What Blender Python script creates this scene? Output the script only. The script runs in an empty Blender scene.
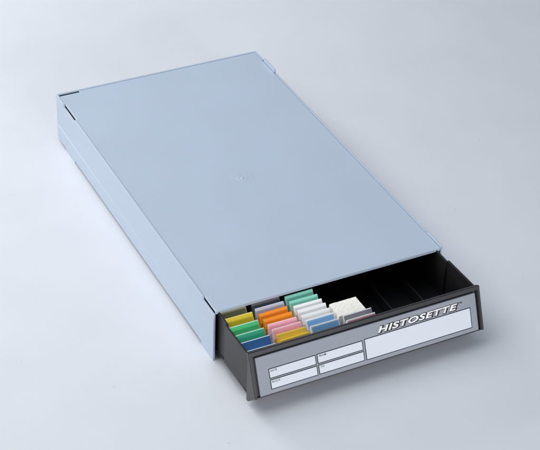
import bpy, bmesh, math, random
from mathutils import Matrix, Vector
random.seed(7)
S = 0.001                                   # everything below is written in millimetres
scene = bpy.context.scene
COL = scene.collection

# ------------------------------------------------------------------ colour + materials
def lin(c):
    out = []
    for v in c:
        v = v / 255.0
        out.append(v / 12.92 if v <= 0.04045 else ((v + 0.055) / 1.055) ** 2.4)
    return out

def mat(name, rgb, rough=0.5, spec=0.5, var=0.04, vscale=900.0, bump=0.05, bscale=2500.0, coat=0.0,
        sss=0.0, blotch=0.0, bdist=0.0004, specks=0.0):
    m = bpy.data.materials.new(name); m.use_nodes = True
    nt = m.node_tree; N = nt.nodes; L = nt.links
    b = N['Principled BSDF']
    c = lin(rgb)
    tc = N.new('ShaderNodeTexCoord')
    n1 = N.new('ShaderNodeTexNoise'); n1.inputs['Scale'].default_value = vscale; n1.inputs['Detail'].default_value = 4
    L.new(tc.outputs['Object'], n1.inputs['Vector'])
    n2 = N.new('ShaderNodeTexNoise'); n2.inputs['Scale'].default_value = 14.0; n2.inputs['Detail'].default_value = 5
    L.new(tc.outputs['Object'], n2.inputs['Vector'])
    mx = N.new('ShaderNodeMix'); mx.data_type = 'RGBA'
    mx.inputs['A'].default_value = [max(0, v * (1 - var)) for v in c] + [1]
    mx.inputs['B'].default_value = [min(1, v * (1 + var)) for v in c] + [1]
    mr = N.new('ShaderNodeMapRange'); mr.inputs['From Min'].default_value = 0.3; mr.inputs['From Max'].default_value = 0.7
    L.new(n1.outputs['Fac'], mr.inputs['Value']); L.new(mr.outputs['Result'], mx.inputs['Factor'])
    col = mx.outputs['Result']
    if blotch > 0:
        mx2 = N.new('ShaderNodeMix'); mx2.data_type = 'RGBA'; mx2.blend_type = 'MULTIPLY'
        mx2.inputs['Factor'].default_value = 1.0
        mr2 = N.new('ShaderNodeMapRange'); mr2.inputs['From Min'].default_value = 0.3; mr2.inputs['From Max'].default_value = 0.7
        mr2.inputs['To Min'].default_value = 1 - blotch; mr2.inputs['To Max'].default_value = 1.0
        L.new(n2.outputs['Fac'], mr2.inputs['Value'])
        L.new(col, mx2.inputs['A']); L.new(mr2.outputs['Result'], mx2.inputs['B'])
        col = mx2.outputs['Result']
    if specks > 0:
        vo = N.new('ShaderNodeTexVoronoi'); vo.inputs['Scale'].default_value = 62.0
        L.new(tc.outputs['Object'], vo.inputs['Vector'])
        sep = N.new('ShaderNodeSeparateColor'); L.new(vo.outputs['Color'], sep.inputs['Color'])
        rad = N.new('ShaderNodeMapRange'); rad.inputs['From Min'].default_value = 0.72; rad.inputs['From Max'].default_value = 1.0
        rad.inputs['To Min'].default_value = 0.0; rad.inputs['To Max'].default_value = 0.045
        L.new(sep.outputs['Red'], rad.inputs['Value'])
        lt = N.new('ShaderNodeMath'); lt.operation = 'LESS_THAN'
        L.new(vo.outputs['Distance'], lt.inputs[0]); L.new(rad.outputs['Result'], lt.inputs[1])
        am = N.new('ShaderNodeMath'); am.operation = 'MULTIPLY'; am.inputs[1].default_value = specks
        L.new(lt.outputs['Value'], am.inputs[0])
        mx3 = N.new('ShaderNodeMix'); mx3.data_type = 'RGBA'
        L.new(am.outputs['Value'], mx3.inputs['Factor']); L.new(col, mx3.inputs['A'])
        mx3.inputs['B'].default_value = (0.16, 0.17, 0.2, 1)
        col = mx3.outputs['Result']
    L.new(col, b.inputs['Base Color'])
    mrr = N.new('ShaderNodeMapRange'); mrr.inputs['To Min'].default_value = max(0.02, rough - 0.06); mrr.inputs['To Max'].default_value = min(1, rough + 0.06)
    L.new(n2.outputs['Fac'], mrr.inputs['Value']); L.new(mrr.outputs['Result'], b.inputs['Roughness'])
    b.inputs['Specular IOR Level'].default_value = spec
    b.inputs['Coat Weight'].default_value = coat
    if sss > 0:
        b.inputs['Subsurface Weight'].default_value = sss
        b.inputs['Subsurface Radius'].default_value = (0.003, 0.003, 0.003)
        b.inputs['Subsurface Scale'].default_value = 1.0
    if bump > 0:
        n3 = N.new('ShaderNodeTexNoise'); n3.inputs['Scale'].default_value = bscale; n3.inputs['Detail'].default_value = 3
        L.new(tc.outputs['Object'], n3.inputs['Vector'])
        bp = N.new('ShaderNodeBump'); bp.inputs['Strength'].default_value = bump; bp.inputs['Distance'].default_value = bdist
        L.new(n3.outputs['Fac'], bp.inputs['Height']); L.new(bp.outputs['Normal'], b.inputs['Normal'])
    return m

M = {}
M['ground'] = mat('backdrop_paper', (222, 226, 234), rough=0.42, spec=0.35, var=0.02, vscale=1500, bump=0.10, bscale=900, blotch=0.03, specks=0.38)
M['top'] = mat('pale_blue_plastic', (184, 198, 217), rough=0.42, spec=0.45, var=0.03, vscale=1300, bump=0.10, bscale=1400, blotch=0.03, specks=0.3)
M['side'] = M['top']
M['rim'] = M['side']
M['black'] = mat('charcoal_plastic', (30, 30, 33), rough=0.42, spec=0.45, var=0.08, vscale=1500, bump=0.10, bscale=2500)
M['front'] = mat('charcoal_front_plastic', (58, 58, 62), rough=0.36, spec=0.5, var=0.08, vscale=1500, bump=0.10, bscale=2500)
M['plate'] = mat('grey_insert', (155, 158, 169), rough=0.45, spec=0.4, var=0.05, vscale=1600, bump=0.06, bscale=2200)
M['paper'] = mat('white_label', (226, 230, 238), rough=0.5, spec=0.35, var=0.015, bump=0.03)
M['ink'] = mat('black_ink', (22, 22, 26), rough=0.5, spec=0.3, var=0.05, bump=0)
M['white_ink'] = mat('white_ink', (250, 250, 250), rough=0.4, spec=0.3, var=0.0, bump=0)
def cas(name, rgb): 
    if name not in M: M[name] = mat(name, rgb, rough=0.42, spec=0.4, var=0.05, vscale=1200, bump=0.06, bscale=2500, sss=0.0)
    return M[name]

# foam: open cell, cream with pores
def foam_mat():
    m = bpy.data.materials.new('cream_foam'); m.use_nodes = True
    nt = m.node_tree; N = nt.nodes; L = nt.links; b = N['Principled BSDF']
    tc = N.new('ShaderNodeTexCoord')
    v = N.new('ShaderNodeTexVoronoi'); v.inputs['Scale'].default_value = 1100
    L.new(tc.outputs['Object'], v.inputs['Vector'])
    n = N.new('ShaderNodeTexNoise'); n.inputs['Scale'].default_value = 500; n.inputs['Detail'].default_value = 5
    L.new(tc.outputs['Object'], n.inputs['Vector'])
    cr = N.new('ShaderNodeValToRGB')
    cr.color_ramp.elements[0].position = 0.35; cr.color_ramp.elements[0].color = lin((244, 240, 228)) + [1]
    cr.color_ramp.elements[1].position = 0.6; cr.color_ramp.elements[1].color = lin((254, 253, 250)) + [1]
    L.new(n.outputs['Fac'], cr.inputs['Fac']); L.new(cr.outputs['Color'], b.inputs['Base Color'])
    b.inputs['Roughness'].default_value = 0.95; b.inputs['Specular IOR Level'].default_value = 0.1
    bp = N.new('ShaderNodeBump'); bp.inputs['Strength'].default_value = 0.35; bp.inputs['Distance'].default_value = 0.0004
    L.new(v.outputs['Distance'], bp.inputs['Height']); L.new(bp.outputs['Normal'], b.inputs['Normal'])
    return m
M['foam'] = foam_mat()

# ------------------------------------------------------------------ mesh helpers (mm)
def prism(bm, pts, a0, a1, axis='x', mi=0):
    """closed outline pts extruded from a0 to a1 along an axis: 'x' -> pts are (y,z); 'z' -> pts are (x,y)"""
    def P(p, a):
        return (a, p[0], p[1]) if axis == 'x' else (p[0], p[1], a)
    A = [bm.verts.new(P(p, a0)) for p in pts]
    B = [bm.verts.new(P(p, a1)) for p in pts]
    n = len(pts); fs = [bm.faces.new(A), bm.faces.new(B)]
    for i in range(n):
        fs.append(bm.faces.new((A[i], A[(i + 1) % n], B[(i + 1) % n], B[i])))
    for f in fs: f.material_index = mi
    return A + B

def box(bm, x0, x1, y0, y1, z0, z1, mi=0):
    return prism(bm, [(x0, y0), (x1, y0), (x1, y1), (x0, y1)], z0, z1, 'z', mi)

def cyl(bm, cx, cy, z0, z1, r0, r1, n=32, mi=0):
    A = [bm.verts.new((cx + r0 * math.cos(2 * math.pi * i / n), cy + r0 * math.sin(2 * math.pi * i / n), z0)) for i in range(n)]
    B = [bm.verts.new((cx + r1 * math.cos(2 * math.pi * i / n), cy + r1 * math.sin(2 * math.pi * i / n), z1)) for i in range(n)]
    fs = [bm.faces.new(A), bm.faces.new(B)]
    for i in range(n): fs.append(bm.faces.new((A[i], A[(i + 1) % n], B[(i + 1) % n], B[i])))
    for f in fs: f.material_index = mi

def finish(name, bm, mats, parent=None, bevel=0.0, seg=2, loc=None, angle=0.5):
    bmesh.ops.recalc_face_normals(bm, faces=bm.faces[:])
    if bevel > 0:
        es = [e for e in bm.edges if len(e.link_faces) == 2 and e.calc_face_angle(0) > angle]
        bmesh.ops.bevel(bm, geom=es, offset=bevel, segments=seg, profile=0.5, affect='EDGES', clamp_overlap=True)
    bmesh.ops.scale(bm, vec=(S, S, S), verts=bm.verts[:])
    me = bpy.data.meshes.new(name); bm.to_mesh(me); bm.free()
    for m in (mats if isinstance(mats, (list, tuple)) else [mats]): me.materials.append(m)
    o = bpy.data.objects.new(name, me); COL.objects.link(o)
    if parent: o.parent = parent
    if loc: o.location = [v * S for v in loc]
    return o

def thing(name, label, cat, loc=(0, 0, 0), group=None):
    o = bpy.data.objects.new(name, None); COL.objects.link(o)
    o.empty_display_size = 0.02
    o.location = [v * S for v in loc]; o['label'] = label; o['category'] = cat
    if group: o['group'] = group
    return o

def text_mesh(body, size, bold=0.0, extrude=0.0, shear=0.0, spacing=1.0):
    cu = bpy.data.curves.new('lettering', 'FONT'); cu.body = body; cu.size = size
    cu.offset = bold; cu.extrude = extrude; cu.shear = shear; cu.space_character = spacing
    cu.resolution_u = 6
    t = bpy.data.objects.new('lettering', cu); COL.objects.link(t)
    dg = bpy.context.evaluated_depsgraph_get(); dg.update()
    me = bpy.data.meshes.new_from_object(t.evaluated_get(dg))
    bpy.data.objects.remove(t); bpy.data.curves.remove(cu)
    return me

# ------------------------------------------------------------------ the setting
bm = bmesh.new()
g = 60
for i in range(1):
    vs = [bm.verts.new(p) for p in ((-6000, -4000, 0), (6000, -4000, 0), (6000, 8000, 0), (-6000, 8000, 0))]
    bm.faces.new(vs)
ground = finish('ground', bm, M['ground'])
ground['kind'] = 'structure'

# ------------------------------------------------------------------ the cabinet
W, L, H = 244.0, 415.0, 58.0
cab = thing('storage_cabinet', 'flat pale blue plastic storage cabinet with its black front drawer pulled open', 'cabinet')

# left side wall: notches in the top edge, feet under the bottom edge
def side_profile(top_feats):
    pts = [(0.0, 0.0), (26, 0), (27, 3.2), (361, 3.2), (362, 0), (389, 0), (390.5, 2.9), (L, 2.9)]
    top = [(L, H)] + top_feats
    return pts + top
bm = bmesh.new()
prism(bm, side_profile([(391.5, H), (391, 54.3), (361, 54.3), (356.5, H), (26, H), (24.5, 54.3), (0, 54.3)]), 0, 2.2)
finish('side_wall', bm, M['side'], cab, 0.45)
# tapering ledge along the lower part of the left wall (its own mesh of the same wall)
wall_left = cab.children[0]
bm = bmesh.new()
v = []
for (y, t) in ((85, 0.04), (409, 0.65)):
    v.append([bm.verts.new(p) for p in ((0.2, y, 3.4), (-t, y, 3.4), (-t, y, 20.6), (0.2, y, 21.2))])
bm.faces.new(v[0]); bm.faces.new(v[1])
for i in range(4): bm.faces.new((v[0][i], v[0][(i + 1) % 4], v[1][(i + 1) % 4], v[1][i]))
finish('ledge', bm, M['side'], wall_left)
# right side wall: low stacking tabs stand up from its edge
bm = bmesh.new()
prism(bm, side_profile([(392.6, H), (392.4, 55.2), (390.2, 55.2), (389.9, 61.6), (362.5, 61.6), (362.2, 55.2), (360.2, 55.2), (360.0, H), (26, H), (25.5, 59.6), (0, 59.6)]), W - 2.2, W)
finish('side_wall', bm, M['side'], cab, 0.45)
# back wall
bm = bmesh.new()
box(bm, 2.2, W - 2.2, L - 2.2, L, 2.6, H)
finish('back_wall', bm, M['side'], cab, 0.4)
# floor of the casing
bm = bmesh.new()
box(bm, 2.2, W - 2.2, 14, L - 2.2, 3.0, 5.0)
finish('base_panel', bm, M['black'], cab)
# top panel: one slit at the back left, a front lip
bm = bmesh.new()
prism(bm, [(2.55, 0.2), (W - 2.55, 0.2), (W - 2.55, L - 2.5), (26, L - 2.5), (26, L - 5.6), (2.55, L - 5.6)], 55.4, 57.6, 'z')
top = finish('top_panel', bm, M['top'], cab, 0.5)
bm = bmesh.new()
box(bm, 2.6, W - 2.6, 0.9, 2.6, 53.6, 55.6)
finish('lip', bm, M['top'], top, 0.3)
bm = bmesh.new()
box(bm, 2.7, 25.6, L - 5.3, L - 2.4, 51.5, 56.6)
finish('slot_shade', bm, M['black'], top)  # black strip added to darken the slit, stands in for its shade
# gate mark moulded into the middle of the top
bm = bmesh.new()
cyl(bm, 117.5, 186.1, 57.5, 57.68, 13.2, 12.2, 56)
cyl(bm, 117.5, 186.1, 57.6, 57.80, 6.2, 5.8, 40)
cyl(bm, 117.5, 186.1, 57.7, 58.9, 1.5, 0.9, 20)
finish('moulding_mark', bm, M['top'], top)

# ------------------------------------------------------------------ the drawer
ZF = 11.0                                   # its floor
bm = bmesh.new()
box(bm, 4.2, W - 4.2, -66.5, 338, 9.6, ZF)                                        # floor
for s in (0, 1):
    def X(a): return a if s == 0 else W - a
    prism(bm, [(-68.5, 14.6), (-68.5, 57.2), (-17.3, 55.2), (-17.3, 10.4)], min(X(3.1), X(5.1)), max(X(3.1), X(5.1)))
    prism(bm, [(-18.0, 9.4), (-18.0, 55.1), (338, 55.1), (338, 9.4)], min(X(5.0), X(6.9)), max(X(5.0), X(6.9)))
box(bm, 6.8, W - 6.8, 336, 338, 9.3, 50)                                          # back
drawer = finish('drawer', bm, M['black'], cab, 0.35)
# dividers between the seven rows
for k in range(6):
    x = 37.6 + 34.1 * k
    bm = bmesh.new()
    prism(bm, [(-65.2, 10.8), (-65.2, 25.5), (336.2, 25.5), (336.2, 10.8)], x - 0.6, x + 0.6)
    finish('divider', bm, M['black'], drawer, 0.25)

# front panel: a hollow-looking wedge, its face leaning out towards the bottom
sl = math.hypot(13.8, 34.2)
VD = (-13.8 / sl, -34.2 / sl)               # down the face, in (y, z)
ND = (-34.2 / sl, 13.8 / sl)                # out of the face
P0 = (-69.2, 54.2)
def fp(v, d=0.0): return (P0[0] + VD[0] * v + ND[0] * d, P0[1] + VD[1] * v + ND[1] * d)
def face_box(bm, x0, x1, v0, v1, d0, d1, mi=0, rake=0.0):
    return prism(bm, [fp(v0, d0), fp(v1, d0), fp(v1, d1), fp(v0, d1)], x0, x1, 'x', mi)
bm = bmesh.new()
prism(bm, [(-65.4, 9.0), (-65.4, 58.5), (-66.2, 59.4), fp(-4.9, -3.2), fp(37.4, -3.2), (-69.0, 5.7), (-66.6, 5.7)], 3.3, W - 3.3)
face_box(bm, 3.0, W - 1.6, -5.6, -2.3, -4.5, 0.5)                # upper rail
face_box(bm, 3.0, W - 1.6, 37.3, 38.3, -4.5, -0.6)                # lower rail
face_box(bm, 2.98, 5.0, -5.4, 38.2, -4.5, 0.35)                  # end rails
face_box(bm, W - 3.7, W - 1.58, -5.4, 38.2, -4.5, 0.35)
prism(bm, [(-66.2, 59.6), fp(38.0, -0.2), (-69.2, 5.3), (-66.2, 5.3)], 2.7, 4.6)             # cheeks
prism(bm, [(-66.2, 59.6), fp(38.0, -0.2), (-69.2, 5.3), (-66.2, 5.3)], W - 4.4, W - 1.3)
front = finish('front_panel', bm, M['front'], drawer, 0.5)
bm = bmesh.new()
face_box(bm, 8.2, 237.0, 0.0, 37.0, -4.2, 0.5)
plate = finish('label_plate', bm, M['plate'], drawer, 0.8, 3)

def field(x0, x1, v0, v1):
    bm = bmesh.new()
    face_box(bm, x0, x1, v0, v1, 0.3, 0.62, 0)
    face_box(bm, x0 + 0.75, x1 - 0.75, v0 + 0.75, v1 - 0.75, 0.4, 0.74, 1)
    return finish('label_field', bm, [M['ink'], M['paper']], drawer)
field(19.2, 66.4, 13.1, 22.6)
field(19.4, 66.6, 23.6, 33.0)
field(67.6, 114.6, 12.9, 22.4)
field(67.8, 114.8, 23.4, 32.8)
field(116.4, 230.2, 12.4, 33.0)

def lay(me, name, m, x, v, d, width=None, height=None, parent=None):
    """set flat lettering on the face: lower left corner at (x, v), fitted to width and height in mm"""
    xs = [q.co.x for q in me.vertices]; ys = [q.co.y for q in me.vertices]
    x0, x1, y0, y1 = min(xs), max(xs), min(ys), max(ys)
    sx = width / (x1 - x0) if width else height / (y1 - y0)
    sy = height / (y1 - y0)
    for q in me.vertices:
        px = x + (q.co.x - x0) * sx; pv = v - (q.co.y - y0) * sy; pd = d + q.co.z
        p = fp(pv, pd); q.co = Vector((px * S, p[0] * S, p[1] * S))
    me.materials.clear(); me.materials.append(m)
    me.name = name
    o = bpy.data.objects.new(name, me); COL.objects.link(o); o.parent = parent
    return o
for body, x, v, w in (('DATE', 20.9, 16.4, 6.6), ('BLOCK', 21.2, 26.9, 8.2), ('FROM', 69.4, 16.2, 7.6), ('TO', 69.8, 26.7, 4.0)):
    lay(text_mesh(body, 10, bold=0.12, shear=0.2, spacing=1.15), 'caption', M['ink'], x, v, 0.82, w, 1.9, drawer)
word = 'HISTOSETTE'
lay(text_mesh(word, 10, bold=0.98, shear=0.30, spacing=1.12), 'lettering_shadow', M['ink'], 130.9, 11.6, 0.60, 87.6, 7.3, drawer)
lay(text_mesh(word, 10, bold=0.34, shear=0.30, spacing=1.12), 'lettering', M['white_ink'], 131.2, 10.7, 0.75, 85.6, 5.9, drawer)
lay(text_mesh('TM', 10, bold=0.25, shear=0.2), 'trademark_sign', M['ink'], 218.6, 6.0, 0.62, 3.4, 1.5, drawer)

# ------------------------------------------------------------------ tissue cassettes
HC = 41.0
def make_cassette(label, body, panel, inset, group, loc, name='tissue_cassette', w=29.0, slant=(4.2, 6.4), lean=0.0, dark=False):
    t = thing(name, label, 'cassette', loc, group)
    so, sd = slant
    bm = bmesh.new()
    prism(bm, [(0, 0), (0, HC), (-1.0, HC), (-1.0 - so, HC - sd), (-1.0 - so, 0)], 0, w)
    finish('body', bm, body, t, 0.35)
    bm = bmesh.new()                                             # writing face, set into a thin border
    n = math.hypot(so, sd); dy, dz = -so / n, -sd / n; ny, nz = -sd / n, so / n
    a = 0.9 if inset else 0.25
    def q(s, d): return (-1.0 + dy * s + ny * d, HC + dz * s + nz * d)
    prism(bm, [q(a + 0.1, -0.5), q(n - a, -0.5), q(n - a, 0.22), q(a + 0.1, 0.22)], a + 0.15, w - a - 0.15)
    finish('writing_face', bm, panel, t, 0.12, 1)
    bm = bmesh.new()                                             # hinged lid at the back
    box(bm, 0.7, w - 0.7, 0.5, 1.9, 1.5, HC - 2.2)
    finish('lid', bm, body, t, 0.3)
    t.rotation_euler = (lean, 0, 0)
    return t

WHITE = cas('white_resin', (246, 247, 249))
C = {k: cas(k + '_resin', v) for k, v in dict(
    olive_grey=(196,196,160), pale_yellow=(240,224,130), ochre=(222,196,44), mint=(205, 232, 214), green=(72,196,126),
    sea_green=(50,176,132), pale_blue=(212, 222, 236), navy=(48, 60, 96), deep_blue=(66,118,182), dark_grey=(108, 108, 114),
    lavender=(190, 192, 210), orange=(255, 152, 30), pink=(255, 182, 198), light_pink=(253, 220, 228), yellow=(255,218,84),
    aqua=(138, 214, 194), light_aqua=(165, 226, 210), sky_blue=(134,190,240), grey=(146, 146, 154), rose=(246, 140, 160)).items()}
ROWG = 'tissue cassettes filed in the drawer'
cz = ZF + 0.05
ROW = [
 # row 1, seen from the cabinet towards the drawer front
 (6.4, 8.6, 'olive_grey', 'olive_grey', 0, 'olive grey cassette half hidden under the cabinet top, behind the ochre yellow one'),
 (6.6, -6.7, 'pale_yellow', 'ochre', 0, 'ochre yellow cassette standing between the olive grey and the bright green cassettes'),
 (6.5, -19.6, 'mint', 'green', 0, 'bright green cassette standing just in front of the ochre yellow one'),
 (6.4, -32.1, 'mint', 'sea_green', 0, 'darker sea green cassette standing between bright green and deep blue cassettes'),
 (6.7, -43.3, 'pale_blue', 'deep_blue', 0, 'deep blue cassette standing just in front of the sea green one'),
 (6.6, -55.8, 'pale_blue', 'navy', 0, 'dark navy cassette with white top edge, next to the drawer front at its left end'),
 # row 2
 (39.6, 3.6, 'dark_grey', 'dark_grey', 0, 'dark grey cassette half hidden under the cabinet top, behind the lavender one'),
 (39.8, -4.7, 'pale_blue', 'lavender', 0, 'lavender grey cassette with pale edges standing behind the two orange ones'),
 (39.7, -13.0, 'orange', 'orange', 0, 'orange cassette standing directly in front of the lavender grey one'),
 (40.0, -21.5, 'orange', 'orange', 0, 'orange cassette standing directly behind the two pink ones'),
 (40.4, -29.8, 'light_pink', 'pink', 0, 'pink cassette standing directly in front of the orange ones'),
 (41.0, -37.7, 'light_pink', 'pink', 0, 'pink cassette standing directly behind the two bright yellow ones'),
 (41.5, -46.0, 'yellow', 'yellow', 0, 'bright yellow cassette standing directly in front of the pink ones'),
 (41.5, -54.6, 'yellow', 'yellow', 0, 'bright yellow cassette standing next to the drawer front'),
 # row 3
 (73.0, 0.6, 'light_aqua', 'aqua', 0, 'aqua green cassette furthest back in its row, touching the cabinet opening'),
 (73.6, -8.0, 'light_aqua', 'aqua', 0, 'aqua green cassette standing directly behind the white ones'),
 (74.0, -15.4, 'white', 'white', 0, 'white cassette standing directly in front of the aqua green ones'),
 (74.5, -22.6, 'white', 'white', 0, 'white cassette standing in the middle of the three white ones'),
 (74.4, -30.8, 'white', 'white', 0, 'white cassette standing directly behind the two light blue ones'),
 (74.6, -38.6, 'white', 'sky_blue', 1, 'light blue cassette with white border directly in front of the white ones'),
 (74.6, -47.9, 'white', 'sky_blue', 1, 'light blue cassette with white border standing next to the drawer front'),
 # row 4
 (109.4, -46.7, 'white', 'grey', 0, 'medium grey cassette with white edges standing between foam block and pink striped cassette'),
 (107.6, -56.6, 'white', 'rose', 2, 'white cassette with rose pink stripe in front of the medium grey one'),
]
C['white'] = WHITE
for (x, y, b, p, ins, lab) in ROW:
    w = 29.2 if x < 100 else 29.6
    o = make_cassette(lab, C[b], C[p], ins, ROWG, (x, y, cz + (2.2 if b == 'white' and p == 'rose' else 0.0)), w=w,
                      slant=(4.9, 8.0) if x < 30 else (4.6, 7.6), lean=0.0)
    lean = math.radians(8.0 if y > -53 else 3.5) + math.radians(random.uniform(-0.6, 0.6))     # they lean back a little
    o.location.y -= (HC * math.sin(lean) - 0.9) * S
    o.rotation_euler = (-lean, 0, math.radians(random.uniform(-0.9, 0.9)))

# the foam block standing behind the grey cassette
bm = bmesh.new()
nx, ny_, nz_ = 14, 10, 16
bmesh.ops.create_cube(bm, size=1.0)
bmesh.ops.subdivide_edges(bm, edges=bm.edges[:], cuts=9, use_grid_fill=True)
for q in bm.verts:
    c = q.co.copy()
    q.co = Vector((c.x * 28.0, c.y * 19.5, (c.z + 0.5) * 39.8))
    q.co += Vector((random.uniform(-.12, .12), random.uniform(-.12, .12), random.uniform(-.15, .15) if c.z > -0.45 else 0))
foam = finish('foam_block', bm, M['foam'], None, loc=(120.2, -35.0, cz))
foam['label'] = 'cream white foam block with a fine grainy top just behind the medium grey cassette'
foam['category'] = 'foam block'

# ------------------------------------------------------------------ camera
Rm = ((0.8958974659890877, 0.23702496823102573, -0.37574844626347104),
      (-0.4431285854525009, 0.5371141554554114, -0.7177363309491067),
      (0.0316983783370223, 0.809523037624317, 0.5862317497085104))
cd = bpy.data.cameras.new('camera'); cam = bpy.data.objects.new('camera', cd); COL.objects.link(cam)
mw = Matrix(Rm).to_4x4(); mw.translation = Vector((-475.39035889, -1012.05509282, 966.61022345)) * S
cam.matrix_world = mw
cd.sensor_fit = 'HORIZONTAL'; cd.sensor_width = 36.0; cd.lens = 1580.652104340134 / 540.0 * 36.0
cd.clip_start = 0.05; cd.clip_end = 100
scene.camera = cam

# ------------------------------------------------------------------ studio light
w = bpy.data.worlds.new('World'); scene.world = w; w.use_nodes = True
bg = w.node_tree.nodes['Background']; bg.inputs['Color'].default_value = (0.70, 0.83, 1.0, 1); bg.inputs['Strength'].default_value = 0.25
def area(name, loc, target, sx, sy, power, colr=(1, 1, 1)):
    l = bpy.data.lights.new(name, 'AREA'); l.shape = 'RECTANGLE'; l.size = sx; l.size_y = sy; l.energy = power; l.color = colr
    o = bpy.data.objects.new(name, l); COL.objects.link(o); o.location = loc
    d = Vector(target) - Vector(loc); o.rotation_euler = d.to_track_quat('-Z', 'Y').to_euler()
    return o
k = area('softbox_key', (-0.46, 0.46, 1.42), (0.04, 0.25, 0.0), 1.6, 1.4, 16.0, (1.0, 0.99, 0.955))
b = area("softbox_backdrop", (-0.34, 1.85, 0.75), (-0.10, 1.0, 0.0), 0.8, 0.5, 15.0, (1.0, 0.985, 0.95))
l = area("softbox_left", (-1.7, 0.1, 0.26), (0.0, 0.19, 0.045), 0.6, 0.25, 0.9, (1.0, 0.935, 0.84))
l.data.spread = math.radians(50)
f = area('softbox_front', (0.15, -1.8, 0.52), (0.12, -0.07, 0.04), 0.6, 0.4, 1.45, (1.0, 0.99, 0.98))
f.data.spread = math.radians(50)

scene.view_settings.view_transform = 'Standard'; scene.view_settings.look = 'None'
scene.view_settings.gamma = 1; scene.view_settings.exposure = 0
